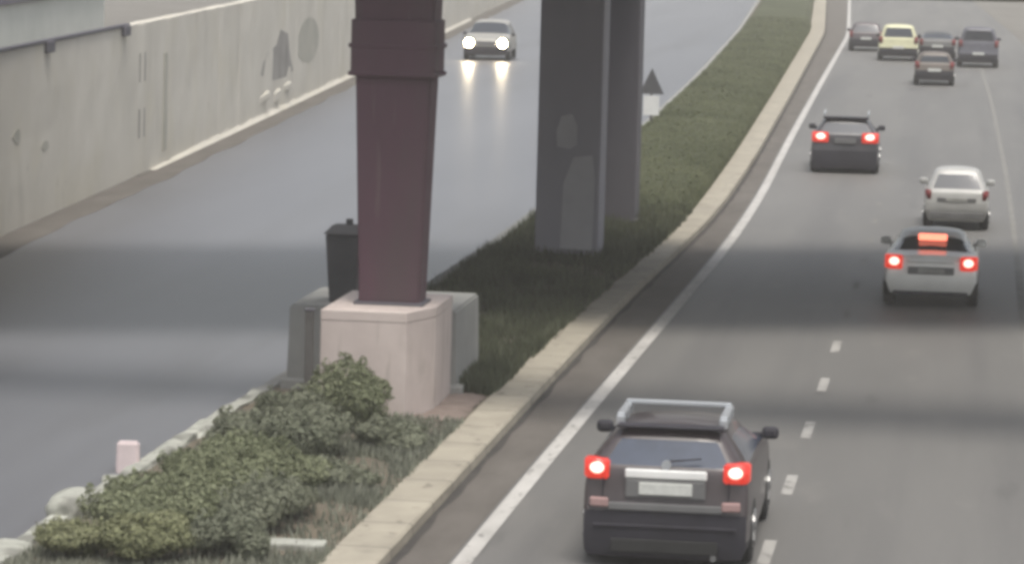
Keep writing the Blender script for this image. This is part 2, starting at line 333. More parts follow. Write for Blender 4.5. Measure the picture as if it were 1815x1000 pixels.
wall_patch('small_stain', [(71.6 + 0.4 * math.cos(a * math.pi / 5) * random.uniform(.7, 1.2), 1.9 + 0.16 * math.sin(a * math.pi / 5) * random.uniform(.7, 1.2)) for a in range(10)], WALLPATCH2)
for (y, z, sy, sz) in ((109.6, 0.62, 1.5, 0.3), (112.8, 0.5, 1.1, 0.42), (115.4, 0.66, 1.3, 0.3)):
    o = box('loose_masonry', on_wall(y, z, 0.0), (0.14, sy, sz * .8), WALL, wl, 0.05, Matrix.Rotation(R(random.uniform(-8, 8)), 3, 'X'))

# pale building behind the wall
bd = empty('roadside_building', (-27.5, 86, 0), R(4), 'pale low building with purple grey upper cladding behind the cream wall', 'building')
box('wall', (0, 0, 1.9), (6, 44, 3.8), BLDG, bd)
box('upper_cladding', (0, 0, 5.0), (6.3, 44.6, 2.4), EAVE, bd, 0.03)
for k in range(-3, 4):
    wn = box('window', (3.02, k * 6.0, 1.9), (0.12, 1.8, 1.3), STEELD, bd, 0.01)
    box('pane', (3.06, k * 6.0, 1.9), (0.08, 1.6, 1.1), GLASS, wn)

# ------------------------------------------------------------------ overhead bridges
DX0, DX1 = -30.0, 14.0
def bridge(name, label, y0, y1, z0, th, piers, rz=0.0):
    ym = (y0 + y1) / 2
    br = empty(name, (-6, ym, 0), rz, label, 'bridge')
    vs = []
    for x, dz in ((DX0, 0.03), (DX1, -0.03)):      # the soffit falls 6 cm to the right
        for y, z in ((y0, z0), (y1, z0), (y1, z0 + th), (y0, z0 + th)): vs.append((x + 6, y - ym, z + dz))
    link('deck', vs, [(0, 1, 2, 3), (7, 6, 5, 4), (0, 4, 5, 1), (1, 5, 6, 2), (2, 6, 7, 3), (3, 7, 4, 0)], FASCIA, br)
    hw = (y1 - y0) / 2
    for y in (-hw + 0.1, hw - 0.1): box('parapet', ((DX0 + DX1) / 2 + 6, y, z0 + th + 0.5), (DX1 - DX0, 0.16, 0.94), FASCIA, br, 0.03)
    for x in (DX0 + 7.6, DX1 + 5.2):
        for y in piers: box('side_pier', (x, y, z0 / 2 - .03), (0.9, 1.0, z0), BLOCKG, br, 0.03)
    return br
bridge('footbridge', 'narrow concrete footbridge crossing both roads above the maroon column', 46.6, 48.7, 6.6, 0.7, (0,))
bridge('road_bridge', 'wide concrete road bridge whose deck shades both roads behind the footbridge', 56.8, 69.8, 5.5, 1.4, (-4.0, 4.0), R(21))

# ------------------------------------------------------------------ bridge columns in the median
def column(loc, w0, w1, d0, d1, h, mF, label, collar=None, mC=None):
    r = empty('bridge_column', loc, 0, label, 'column', 'steel columns standing in the median')
    bm = bmesh.new()
    def rect(w, d): return [(-w / 2, -d / 2), (w / 2, -d / 2), (w / 2, d / 2), (-w / 2, d / 2)]
    add_prism(bm, rect(w0, d0), 0, h, rect(w1, d1))
    bmesh.ops.bevel(bm, geom=[e for e in bm.edges if abs((e.verts[0].co - e.verts[1].co).z) > 0.5], offset=0.03, segments=2, affect='EDGES')
    bmobj('shaft', bm, mF, r)
    if collar:
        z0, z1, wc = collar
        bm = bmesh.new()
        add_box(bm, (0, 0, (z0 + z1) / 2), (wc - 0.04, d1 + 0.1, z1 - z0), 0.02)
        bmobj('collar', bm, mC or mF, r)
        for z in (z0, z1 - 0.35):
            box('flange', (0, 0, z), (wc + 0.02, d1 + 0.125, 0.06), mF, r, 0.015)
    bm = bmesh.new(); add_box(bm, (0, 0, 0.02), (w0 + 0.12, d0 + 0.12, 0.04), 0.01)
    bmobj('base_plate', bm, STEELD, r)
    return r
column((-7.61, 48.2, 1.5), 0.82, 1.12, 0.6, 0.75, 4.8, MAROON, 'tapered maroon steel column on the pinkish concrete pedestal', (3.08, 3.8, 1.17))
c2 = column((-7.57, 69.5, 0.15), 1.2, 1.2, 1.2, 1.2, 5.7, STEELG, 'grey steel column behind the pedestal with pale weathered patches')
wp = [( -0.12, 0.16), (0.5, 0.14), (0.52, 1.5), (0.46, 1.95), (0.1, 1.9), (-0.08, 1.4)]
def face_patch(name, pts, y, m, parent):
    bm = bmesh.new()
    a = [bm.verts.new((x, y, z)) for x, z in pts]; b = [bm.verts.new((x, y + 0.03, z)) for x, z in pts]
    bm.faces.new(a)
    for i in range(len(a)): bm.faces.new((a[i], a[(i + 1) % len(a)], b[(i + 1) % len(a)], b[i]))
    return bmobj(name, bm, m, parent)
face_patch('weathered_patch', wp, -0.606, POSTER, c2)
face_patch('weathered_patch', [(-0.22, 2.1), (0.02, 2.05), (0.16, 2.15), (0.16, 2.5), (0.05, 2.72), (-0.15, 2.68), (-0.24, 2.4)], -0.606, POSTER, c2)
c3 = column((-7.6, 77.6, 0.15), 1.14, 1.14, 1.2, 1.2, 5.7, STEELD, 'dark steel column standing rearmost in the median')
for c in (c2, c3): pass
hb = empty('column_crossbeam', (-7.5, 73.6, 5.86), 0, 'deep steel beam joining the two rear median columns overhead', 'beam')
box('web', (0, 0, 0.45), (1.1, 9.6, 0.9), STEELG, hb, 0.02)
box('lower_plate', (0, 0, 0.02), (1.35, 9.7, 0.04), STEELD, hb)

# pedestal, block, cabinet, post
pd = empty('column_pedestal', (-7.6, 48.2, 0), 0, 'pinkish concrete pedestal under the maroon column with a chamfered corner', 'pedestal')
bm = bmesh.new()
pp = [(-8.38, 47.1), (-7.24, 47.1), (-6.98, 47.95), (-6.98, 49.5), (-8.38, 49.52)]
add_prism(bm, [(x + 7.6, y - 48.2) for x, y in pp], 0, 1.36)
bmesh.ops.bevel(bm, geom=list(bm.edges), offset=0.006, segments=1, affect='EDGES')
bmobj('pedestal_body', bm, PINK, pd)
bm = bmesh.new()
add_prism(bm, [((x + 7.6) * 1.004, (y - 48.2) * 1.004) for x, y in pp], 1.363, 1.5)
bmesh.ops.bevel(bm, geom=list(bm.edges), offset=0.008, segments=1, affect='EDGES')
bmobj('pedestal_cap', bm, PINK, pd)
blk = empty('concrete_block', (-8.1, 50.8, 0), 0, 'wide grey concrete crash block behind the pinkish pedestal', 'block')
bm = bmesh.new(); add_prism(bm, [(-1.2, -1.2), (1.18, -1.2), (1.18, 1.2), (-1.2, 1.2)], 0, 1.26, [(-1.17, -1.17), (1.15, -1.17), (1.15, 1.17), (-1.17, 1.17)])
bmesh.ops.bevel(bm, geom=list(bm.edges), offset=0.03, segments=2, affect='EDGES')
bmobj('block_body', bm, BLOCKG, blk)
box('footing', (0.0, 0.1, 0.1), (2.55, 2.7, 0.26), BLOCKG, blk, 0.03)
cb = empty('litter_bin', (-8.62, 50.25, 1.26), 0, 'charcoal metal bin with peaked lid on the grey block beside the maroon column', 'bin')
bm = bmesh.new(); add_prism(bm, [(-.18, -.18), (.18, -.18), (.18, .18), (-.18, .18)], 0, 0.95, [(-.24, -.22), (.24, -.22), (.24, .22), (-.24, .22)])
bmesh.ops.bevel(bm, geom=list(bm.edges), offset=0.015, segments=2, affect='EDGES'); bmobj('bin_body', bm, BIN, cb)
bm = bmesh.new(); add_prism(bm, [(-.27, -.25), (.27, -.25), (.27, .25), (-.27, .25)], 0.955, 1.08, [(-.16, -.14), (.16, -.14), (.16, .14), (-.16, .14)])
bmesh.ops.bevel(bm, geom=list(bm.edges), offset=0.012, segments=2, affect='EDGES'); ld = bmobj('lid', bm, BIN, cb)
cyl('knob', (0.06, 0, 1.07), (0.06, 0, 1.16), 0.05, BIN, ld)
ps = empty('steel_post', (-8.5, 46.95, 0.1), 0, 'slim grey steel post beside the left edge of the pinkish pedestal', 'post')
box('post_shaft', (0, 0, 0.7), (0.11, 0.09, 1.4), POST, ps, 0.01)
box('post_cap', (0, 0, 1.41), (0.13, 0.11, 0.03), STEELD, ps, 0.008)
mk = empty('marker_stone', (-9.84, 42.4, -0.03), R(6), 'small pinkish white marker stone at the left edge of the near shrubs', 'marker')
bm = bmesh.new(); add_prism(bm, [(-.14, -.09), (.14, -.09), (.14, .09), (-.14, .09)], -0.02, 0.4, [(-.13, -.08), (.13, -.08), (.13, .08), (-.13, .08)])
bmesh.ops.bevel(bm, geom=list(bm.edges), offset=0.025, segments=3, affect='EDGES'); bmobj('stone', bm, mat('pinkish_whitewash', (0.62, 0.53, 0.53), 0.85, var=0.1), mk)
sb = empty('concrete_slab', (-6.98, 37.35, 0.07), R(2), 'low pale concrete slab lying across the soil beside the near kerb', 'slab')
box('slab_body', (0, 0, 0.03), (0.86, 0.35, 0.16), WHITEST, sb, 0.02)
rb = section_sweep('brick_rubble', lambda y: [(-7.3, 0.09), (-7.1, 0.118), (-6.9, 0.125), (-6.7, 0.12), (-6.5, 0.09)], 45.6, 50.8, 0.12, BRICKSOIL, 0.018, kind=None); tag(rb, kind='stuff')

# whitewashed edging stones along the left edge of the median
def edge_stone(x, y, sx, sy, sz, rz, label):
    bm = bmesh.new(); bmesh.ops.create_icosphere(bm, subdivisions=3, radius=1.0)
    sd = random.uniform(0, 99)
    for v in bm.verts:
        q = v.co.copy(); mx = max(abs(q.x), abs(q.y), abs(q.z)); q = q.lerp(q / mx, 0.62)
        q *= 1 + 0.16 * mnoise.noise(q * 1.6 + Vector((sd, 0, 0)))
        v.co = Vector((q.x * sx, q.y * sy, q.z * sz))
    o = bmobj('edging_stone', bm, WHITEST, None, True)
    o.location = (x, y, sz * 0.7); o.rotation_euler = (0, 0, rz)
    return tag(o, label, 'stone', 'whitewashed stones edging the median')
edge_stone(-9.72, 36.5, .22, .5, .09, .1, 'low whitewashed edging stone in the bottom left corner, nearest the camera')
edge_stone(-9.62, 38.9, .2, .5, .2, -.1, 'largest rounded whitewashed stone beside the yellow green shrub')
edge_stone(-9.72, 41.1, .13, .3, .09, .2, 'small whitewashed stone between the largest stone and the marker')
edge_stone(-9.60, 43.6, .12, .6, .1, 0, 'whitewashed stone just behind the small marker stone')
edge_stone(-9.52, 45.6, .14, .9, .09, -.05, 'long flat whitewashed stone farthest along the median edge')

# warning sign
sg = empty('warning_sign', (-9.36, 107, 0.1), R(3), 'triangular dark warning sign with a white plate on a post by the hedge', 'sign')
cyl('post', (0, 0.05, 0), (0, 0.05, 1.5), 0.04, POST, sg)
bm = bmesh.new()
tri = [(-0.36, 1.16), (0.36, 1.16), (0.0, 1.92)]
a = [bm.verts.new((x, -0.03, z)) for x, z in tri]; b = [bm.verts.new((x, 0.0, z)) for x, z in tri]
bm.faces.new(a); bm.faces.new(b[::-1])
for i in range(3): bm.faces.new((a[i], b[i], b[(i + 1) % 3], a[(i + 1) % 3]))
bmobj('triangle_panel', bm, SIGND, sg)
box('white_plate', (0, 0, 0.82), (0.46, 0.03, 0.58), SIGNW, sg, 0.01)

# ------------------------------------------------------------------ plants
def leaves(centres, n, size, rnd, up=0.35):
    vs, fs = [], []
    for i in range(n):
        c, rad = rnd.choice(centres)
        while True:
            d = Vector((rnd.uniform(-1, 1), rnd.uniform(-1, 1), rnd.uniform(-1, 1)))
            if 0.02 < d.length_squared <= 1: break
        d = d.normalized() * (d.length ** 0.45)
        p = Vector(c) + Vector((d.x * rad[0], d.y * rad[1], d.z * rad[2]))
        if p.z < 0.02: p.z = abs(p.z) + 0.02
        nrm = (d + Vector((rnd.gauss(0, .5), rnd.gauss(0, .5), rnd.gauss(up, .5)))).normalized()
        t = nrm.orthogonal().normalized(); t = Matrix.Rotation(rnd.uniform(0, 6.28), 3, nrm) @ t; bt = nrm.cross(t)
        s = size * rnd.uniform(0.6, 1.35)
        b = len(vs)
        vs += [tuple(p - t * s), tuple(p + bt * s * .42 + nrm * s * .12), tuple(p + t * s), tuple(p - bt * s * .42 + nrm * s * .12)]
        fs += [(b, b + 1, b + 2), (b, b + 2, b + 3)]
    return vs, fs
def shrub(x, y, r, h, n, m, label, seed, size=0.034):
    rnd = random.Random(seed)
    rt = empty('shrub', (x, y, 0.08), rnd.uniform(0, 6), label, 'shrub', 'shrubs growing in the near median')
    cs = []
    for k in range(7):
        a = rnd.uniform(0, 6.28); q = rnd.uniform(0, .62) * r
        cs.append(((q * math.cos(a), q * math.sin(a), h * rnd.uniform(.3, .72)), (r * rnd.uniform(.32, .55), r * rnd.uniform(.32, .55), h * rnd.uniform(.2, .36))))
    bm = bmesh.new()
    for c, _ in cs: add_cyl(bm, (0, 0, -0.05), c[0:2] + (c[2],), 0.018, 0.007, 6)
    bmobj('stems', bm, BARK, rt)
    main = list(cs)
    for k in range(34):      # sprigs that break the outline
        (cx, cy, cz), (rx, ry, rz_) = rnd.choice(main)
        a = rnd.uniform(0, 6.28); e = rnd.uniform(.15, 1.5); q = rnd.uniform(.95, 1.3)
        cs.append(((cx + rx * q * math.cos(a) * math.cos(e), cy + ry * q * math.sin(a) * math.cos(e), cz + rz_ * q * math.sin(e)), (.05, .05, .09)))
    cs = main * 40 + cs[len(main):]
    v, f = leaves(cs, n, size, rnd)
    link('foliage', v, f, m, rt)
    return rt
SH = [(-9.0, 36.15, .62, .42, LEAFY, 'yellow green shrub in the bottom left corner between the two nearest white stones'),
      (-8.15, 36.0, .8, .5, LEAFY, 'dull yellow green shrub cut by the bottom edge, right of the corner shrub'),
      (-7.45, 36.7, .55, .5, LEAFD, 'grey green shrub at the bottom edge left of the pale slab'),
      (-8.5, 37.5, .8, .62, LEAF, 'rounded shrub behind the yellow green shrubs, right of the largest white stone'),
      (-7.7, 38.2, .75, .55, LEAFD, 'dusty shrub between the pale slab and the wide shrub'),
      (-8.3, 38.9, .95, .68, LEAF, 'broad green shrub level with the small whitewashed stone'),
      (-8.6, 40.4, .66, .5, LEAF, 'low round shrub touching the small whitewashed stone'),
      (-8.55, 42.3, .68, .48, LEAF, 'shrub just right of the small marker stone'),
      (-8.0, 41.0, 1.0, .68, LEAF, 'wide shrub in the middle of the near median'),
      (-7.4, 39.4, .65, .4, LEAFD, 'low spreading shrub beside the near kerb and slab'),
      (-8.4, 44.2, .8, .5, LEAFD, 'greyish shrub between the marker stone and the slim steel post'),
      (-7.85, 43.4, .95, .66, LEAFD, 'rounded grey green shrub before the tall pedestal shrub'),
      (-7.72, 46.0, .78, .86, LEAF, 'tallest brown tipped shrub against the pinkish pedestal'),
      (-8.3, 45.6, .6, .62, LEAFD, 'small shrub at the foot of the slim steel post'),
      (-7.2, 41.6, .7, .34, LEAFD, 'lowest ground hugging shrub beside the cream kerb, right of the wide shrub'),
      (-7.1, 44.6, .6, .36, LEAFD, 'small low shrub beside the cream kerb below the pinkish pedestal'),
      (-8.95, 46.7, .4, .36, LEAFD, 'small dusty shrub left of the slim steel post')]
for i, (x, y, r, h, m, lb) in enumerate(SH): shrub(x, y, r, h, int(9500 * r * (0.6 + h)), m, lb, 30 + i)

def blades(name, fl, fr, y0, y1, n, h, rnd, m, wd=0.014):
    vs, fs = [], []
    for i in range(n):
        y = rnd.uniform(y0, y1); a, b = fl(y), fr(y)
        x = rnd.uniform(a, b)
        if mnoise.noise(Vector((x * .8, y * .5, 3))) < -0.12 and rnd.random() < .85: continue
        hh = h(x, y) * rnd.uniform(.4, 1.15); an = rnd.uniform(0, 6.28); lean = rnd.gauss(0, .35) * hh
        dx, dy = math.cos(an) * wd, math.sin(an) * wd
        k = len(vs)
        vs += [(x - dx, y - dy, .08), (x + dx, y + dy, .08), (x + lean * math.sin(an), y + lean * math.cos(an), .09 + hh)]
        fs.append((k, k + 1, k + 2))
    o = link(name, vs, fs, m); tag(o, kind='stuff'); return o
rg = random.Random(5)
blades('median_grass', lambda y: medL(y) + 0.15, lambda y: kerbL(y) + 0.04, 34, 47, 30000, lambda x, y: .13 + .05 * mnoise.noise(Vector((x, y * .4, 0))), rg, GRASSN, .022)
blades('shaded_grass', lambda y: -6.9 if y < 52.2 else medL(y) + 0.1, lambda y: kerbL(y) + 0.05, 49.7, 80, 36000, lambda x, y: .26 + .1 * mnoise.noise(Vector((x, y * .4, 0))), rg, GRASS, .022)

# clipped hedge along the far median
hd = empty('hedge', (-7.8, 80, 0.1), 0, 'long low clipped green hedge filling the far median', 'hedge')
def hprof(y):
    a, b = medL(y) + 0.25, kerbL(y) - 0.03
    h = 0.5 + 0.05 * mnoise.noise(Vector((y * .3, 0, 0)))
    t = max(0.25, min(1, (y - 79) / 4)); h *= t
    return [(a, 0.05), (a + .06, h * .75), (a + .3, h), ((a + b) / 2, h * 1.05), (b - .3, h * .96), (b - .04, h * .6), (b, 0.05)]
core = section_sweep('hedge_core', hprof, 79, 260, 1.0, LEAFH, 0.03, kind=None)
rh = random.Random(11); vs, fs = [], []
for i in range(90000):
    y = 79 + (rh.random() ** 1.5) * 125
    pr_ = hprof(y); j = rh.choice((0, 1, 1, 2, 2, 3, 3, 4, 4, 4, 5, 5)); t = rh.random()
    x = pr_[j][0] + (pr_[j + 1][0] - pr_[j][0]) * t; z = pr_[j][1] + (pr_[j + 1][1] - pr_[j][1]) * t + rh.gauss(0.02, .03)
    s = .042 * rh.uniform(.5, 1.6) * (1 + (y - 79) / 120)
    nrm = Vector((rh.gauss(0, .4), rh.gauss(-.3, .4), 1)).normalized(); tt = Matrix.Rotation(rh.uniform(0, 6.28), 3, nrm) @ nrm.orthogonal().normalized(); bt = nrm.cross(tt)
    p = Vector((x, y, z)); b = len(vs)
    vs += [tuple(p - tt * s), tuple(p + bt * s * .5), tuple(p + tt * s), tuple(p - bt * s * .5)]; fs.append((b, b + 1, b + 2, b + 3))
lf = link('hedge_foliage', vs, fs, LEAFH)
for o in (core, lf):
    o.parent = hd; o.location = (7.8, -80, -0.1)

# ------------------------------------------------------------------ vehicles
def split_parts(verts, faces, mi, names, mats, creases, parent, level):
    """one smooth shell, cut into body, windows and bumper along its material borders"""
    me = bpy.data.meshes.new('shell'); me.from_pydata(verts, [], faces)
    me.polygons.foreach_set('material_index', mi)
    bm = bmesh.new(); bm.from_mesh(me)
    cl = bm.edges.layers.float.new('crease_edge')
    for e in bm.edges:
        k = {f.material_index for f in e.link_faces}
        if len(k) > 1: e[cl] = 0.9
        if (min(e.verts[0].index, e.verts[1].index), max(e.verts[0].index, e.verts[1].index)) in creases: e[cl] = max(e[cl], 0.6)
    cv = bm.verts.layers.float.new('crease_vert')
    for v in bm.verts:      # keep the corners of windows and bumpers
        n = {}
        for f in v.link_faces: n[f.material_index] = n.get(f.material_index, 0) + 1
        if len(n) > 1 and any(q == 1 and m_ in (1, 2, 3, 4) for m_, q in n.items()): v[cv] = 0.7
    bmesh.ops.recalc_face_normals(bm, faces=bm.faces)
    bm.to_mesh(me); bm.free()
    tmp = bpy.data.objects.new('shell', me); COL.objects.link(tmp)
    for q in mats: me.materials.append(q)
    md = tmp.modifiers.new('s', 'SUBSURF'); md.levels = level; md.render_levels = level
    dg = bpy.context.evaluated_depsgraph_get(); ev = bpy.data.meshes.new_from_object(tmp.evaluated_get(dg))
    bpy.data.objects.remove(tmp)
    res = []
    for k, nm in enumerate(names):
        ps_ = [p for p in ev.polygons if p.material_index == k]
        if not ps_: continue
        idx = {}; vv = []; ff = []
        for p in ps_:
            f = []
            for v in p.vertices:
                if v not in idx: idx[v] = len(vv); vv.append(tuple(ev.vertices[v].co))
                f.append(idx[v])
            ff.append(f)
        if nm == 'side_window':       # left and right panes are two parts
            for sgn in (-1, 1):
                sel = [f for f in ff if sum(vv[i][0] for i in f) * sgn > 0]
                ids = sorted({i for f in sel for i in f}); mp = {i: j for j, i in enumerate(ids)}
                link(nm, [vv[i] for i in ids], [[mp[i] for i in f] for f in sel], mats[k], parent, True)
        else:
            res.append(link(nm, vv, ff, mats[k], parent, True))
    bpy.data.meshes.remove(ev)
    return res

def wheel(parent, x, y, r, wd):
    sgn = 1 if x > 0 else -1
    t = empty('wheel', (x, y, r)); t.parent = parent
    bm = bmesh.new(); n = 20
    prof = [(-wd / 2, r * .62), (-wd / 2, r * .9), (-wd * .36, r), (wd * .36, r), (wd / 2, r * .9), (wd / 2, r * .62)]
    rings = [[bm.verts.new((px, pr_ * math.cos(2 * math.pi * k / n), pr_ * math.sin(2 * math.pi * k / n))) for k in range(n)] for px, pr_ in prof]
    for a, b in zip(rings, rings[1:]):
        for k in range(n): bm.faces.new((a[k], a[(k + 1) % n], b[(k + 1) % n], b[k]))
    bm.faces.new(rings[0]); bm.faces.new(rings[-1])
    bmobj('tyre', bm, RUBBER, t, False)
    bm = bmesh.new()
    add_cyl(bm, (sgn * wd * .45, 0, 0), (sgn * (wd / 2 + .008), 0, 0), r * .6, None, 18)
    for k in range(5):
        a = k * 2 * math.pi / 5
        add_box(bm, (sgn * (wd / 2 + .012), math.cos(a) * r * .33, math.sin(a) * r * .33), (.02, r * .5, r * .14), 0, Matrix.Rotation(a, 3, 'X'))
    bmobj('rim', bm, RIM, t)

def vehicle(name, label, cat, x, y, rz, L, W, H, belt, style, paint, tail='off', lvl=2, bumper=BLACKP, clear=.22, wr=.33, wt=None, group='vehicles driving away in the right carriageway', mirrors=True, hood=None, head='off', rear_slope=.34, glass=GLASS):
    """x, y = middle of the rear bumper on the ground; the car faces +y"""
    rt = empty(name, (x - math.sin(rz) * L / 2, y + math.cos(rz) * L / 2, 0), rz, label, cat, group)
    w = W / 2; wt = wt or w * .72; hood = hood or belt - .06
    K = 9
    def cabin(top, wscale=1.0):
        zs = [clear, clear + .2, .60, .80, belt - .05, belt + .01, top - .13, top - .035, top - .004]
        xs = [(.965 if clear < .15 else .88) * w, w, w, w, .975 * w, .935 * w, wt + .015, wt - .05, wt * .55]
        return zs, [q * wscale for q in xs], top + .012
    def low(top, wscale=1.0):
        zs = [clear, clear + .2, min(.6, top - .24), min(.8, top - .14), top - .07, top - .03, top - .01, top, top + .008]
        xs = [.9 * w, .99 * w, w, .998 * w, .98 * w, .95 * w, .82 * w, .62 * w, .34 * w]
        return zs, [q * wscale for q in xs], top + .012
    st = []      # (ys per level, zs, xs, ztop)
    if style == 'boxy':
        rs = rear_slope
        dy = [.03 if clear < .15 else .10, .0, .0, .04, .06, .10, rs, rs + .07, rs + .12]
        z, xx, t = cabin(H, .96); st.append(([d for d in dy], z, xx, t))
        z, xx, t = cabin(H + .005); st.append(([.4 + d * .75 for d in dy], z, xx, t))
        z, xx, t = cabin(H + .01); st.append(([L * .3] * K, z, xx, t))
        z, xx, t = cabin(H - .07); st.append(([L * .5] * K, z, xx, t))
    else:        # saloon with a boot
        dy = [.10, .0, .0, .05, .06, .10, .12, .13, .14]
        bt = belt + .02
        z, xx, t = low(bt - .01, .95); st.append((dy, z, xx, t))
        z, xx, t = low(bt + .01); st.append(([.38 + d * .4 for d in dy], z, xx, t))
        z, xx, t = low(bt + .02); st.append(([.62] * 5 + [.64, .66, .66, .66], z, xx, t))
        z, xx, t = cabin(H - .12); st.append(([1.05] * 5 + [1.0, 1.15, 1.25, 1.3], z, xx, t))
        z, xx, t = cabin(H); st.append(([L * .42] * K, z, xx, t))
        z, xx, t = cabin(H - .03); st.append(([L * .54] * K, z, xx, t))
    nb = len(st) - 1
    z, xx, t = low(hood + .04); st.append(([L * .71 - .12] * 5 + [L * .71 - .05] * 4, z, xx, t))
    z, xx, t = low(hood - .05); st.append(([L * .86] * K, z, xx, t))
    z, xx, t = low(hood - .14, .93); st.append(([L - .03, L, L, L - .02, L - .06, L - .09, L - .11, L - .12, L - .12], z, xx, t))
    verts, faces, mi = [], [], []
    cs = (.86, 0, -.86)
    for (yy, zz, xx, tt) in st:
        ring = [(-xx[k], yy[k], zz[k]) for k in range(K)]
        ring += [(-.86 * xx[8] * .6, yy[8], (zz[8] + tt) / 2), (0, yy[8], tt), (.86 * xx[8] * .6, yy[8], (zz[8] + tt) / 2)]
        ring += [(xx[k], yy[k], zz[k]) for k in range(K - 1, -1, -1)]
        ring += [(.6 * xx[0], yy[0], zz[0] - .01), (0, yy[0], zz[0] - .01), (-.6 * xx[0], yy[0], zz[0] - .01)]
        verts += [(a, b - L / 2, c) for a, b, c in ring]
    N = 24
    S = len(st)
    for s in range(S - 1):
        for k in range(N):
            a, b = s * N + k, s * N + (k + 1) % N
            faces.append((a, b, b + N, a + N))
            m = 0
            lev = k if k < 8 else (19 - k if 12 <= k < 20 else -1)     # level band of the side
            roof = 6 <= k <= 13
            if lev == 0 or k >= 20: m = 5
            if lev == 5 and style == 'boxy' and 0 <= s < nb: m = 2 if s > 0 else 0
            if lev == 5 and style != 'boxy' and nb - 2 <= s < nb: m = 2
            if s == nb and (roof): m = 3
            if s == nb and lev == 5: m = 2
            if style != 'boxy' and s == 2 and roof: m = 1
            mi.append(m)
    # end caps: rows of five between the left and the right side of the ring
    def cap(s, bow, flip, rear):
        base = s * N
        rows = []
        for k in range(K):
            l, r_ = base + k, base + 20 - k
            if k == 0: mid = [base + 23, base + 22, base + 21]
            elif k == 8: mid = [base + 9, base + 10, base + 11]
            else:
                X = st[s][2][k]; Y0 = st[s][0][k]; Z = st[s][1][k]
                mid = []
                for q, bw in ((-.84, .75), (0, 1.0), (.84, .75)):
                    mid.append(len(verts)); verts.append((q * X, Y0 + bow * bw - L / 2, Z))
            rows.append([l] + mid + [r_])
        for k in range(K - 1):
            for c in range(4):
                q = (rows[k][c], rows[k][c + 1], rows[k + 1][c + 1], rows[k + 1][c])
                faces.append(q if not flip else q[::-1])
                m = 0
                if k <= 1: m = 4 if rear else 6
                if rear and style == 'boxy' and k == 5 and c in (1, 2): m = 1
                mi.append(m)
    cap(0, -.028, False, True); cap(S - 1, .06, True, False)
    split_parts(verts, faces, mi, ['body', 'rear_window', 'side_window', 'windscreen', 'rear_bumper', 'sill', 'front_bumper'], [paint, glass, glass, glass, bumper, BLACKP, bumper], {(k, k + 1) for k in range(0, 4)} | {(19 - k, 20 - k) for k in range(0, 4)}, rt, lvl)
    for sx in (-1, 1):
        for yy in (.16 * L + .02, .80 * L): wheel(rt, sx * (w - .105), yy - L / 2, wr, .21)
    if mirrors:
        for sx in (-1, 1):
            bm = bmesh.new(); add_box(bm, (sx * (w + .035), L * .655 - L / 2, belt + .02), (.19, .1, .14), .045)
            add_box(bm, (sx * (w - .09), L * .66 - L / 2, belt - .01), (.16, .05, .06), .01)
            bmobj('wing_mirror', bm, bumper if bumper is BLACKP else paint, rt)
    return rt

def lamp_pair(rt, L, w, z, sx_, sz, lit, y_in=0.0, inner=None, core=True):
    for sx in (-1, 1):
        bm = bmesh.new()
        # a lens wrapping round the corner of the body
        x0, x1 = w - sx_, w + .012
        pts = [(x0, y_in - .035), (x1 - .07, y_in - .02), (x1 - .015, y_in + .03), (x1, y_in + .11), (x1, y_in + .27), (x1 - .1, y_in + .27), (x0, y_in + .12)]
        pts = [(sx * a, b - L / 2) for a, b in pts]
        if sx < 0: pts = pts[::-1]
        add_prism(bm, pts, z - sz / 2, z + sz / 2)
        bmesh.ops.bevel(bm, geom=list(bm.edges), offset=.018, segments=2, affect='EDGES')
        t = bmobj('tail_lamp', bm, LAMP_ON if lit else LAMP_OFF, rt, True)
        if lit and core:
            bm = bmesh.new(); bmesh.ops.create_uvsphere(bm, u_segments=16, v_segments=10, radius=1.0)
            bmesh.ops.scale(bm, vec=(sx_ * .3, .05, sz * .3), verts=bm.verts); bmesh.ops.translate(bm, vec=(sx * (w - sx_ * .52), y_in - .02 - L / 2, z + sz * .08), verts=bm.verts)
            bmobj('bulb', bm, LAMP_CORE, t, True)

# 1. near dark SUV
DARK = mat('dark_maroon_paint', (0.052, 0.041, 0.043), 0.32, var=0.12, coat=0.3)
L = 4.3; W = 1.78
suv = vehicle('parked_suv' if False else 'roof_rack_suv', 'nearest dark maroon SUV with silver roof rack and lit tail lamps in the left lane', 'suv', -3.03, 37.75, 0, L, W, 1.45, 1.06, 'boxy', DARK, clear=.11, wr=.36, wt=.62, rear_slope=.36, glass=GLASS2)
lamp_pair(suv, L, W / 2 * .965, 1.03, .26, .2, True, .015)
bm = bmesh.new(); add_box(bm, (0, .0 - L / 2, 1.0), (.86, .05, .1), .02); bmobj('chrome_bar', bm, CHROME, suv)
bm = bmesh.new(); add_box(bm, (0, -.01 - L / 2, .845), (.84, .03, .19), .012); rc = bmobj('plate_recess', bm, TRIM, suv)
bm = bmesh.new(); add_box(bm, (0, -.035 - L / 2, .85), (.56, .02, .13), .008); bmobj('number_plate', bm, PLATE, rc)
bm = bmesh.new(); add_box(bm, (0, -.038 - L / 2, .655), (1.2, .03, .08), .012); bmobj('bumper_trim', bm, TRIM, suv)
bm = bmesh.new()
for sx in (-1, 1): add_box(bm, (sx * .66, .012 - L / 2, .84), (.012, .04, .36), .003)
add_box(bm, (0, -.016 - L / 2, .60), (1.3, .03, .012), .003)
bmobj('tailgate_seam', bm, BLACKP, suv)
bm = bmesh.new(); add_box(bm, (0, -.03 - L / 2, .24), (1.12, .03, .14), .012); bmobj('lower_valance', bm, RUBBER, suv)
bm = bmesh.new(); add_box(bm, (0, -.03 - L / 2, .45), (1.5, .03, .03), .008); bmobj('bumper_lip', bm, BLACKP, suv)
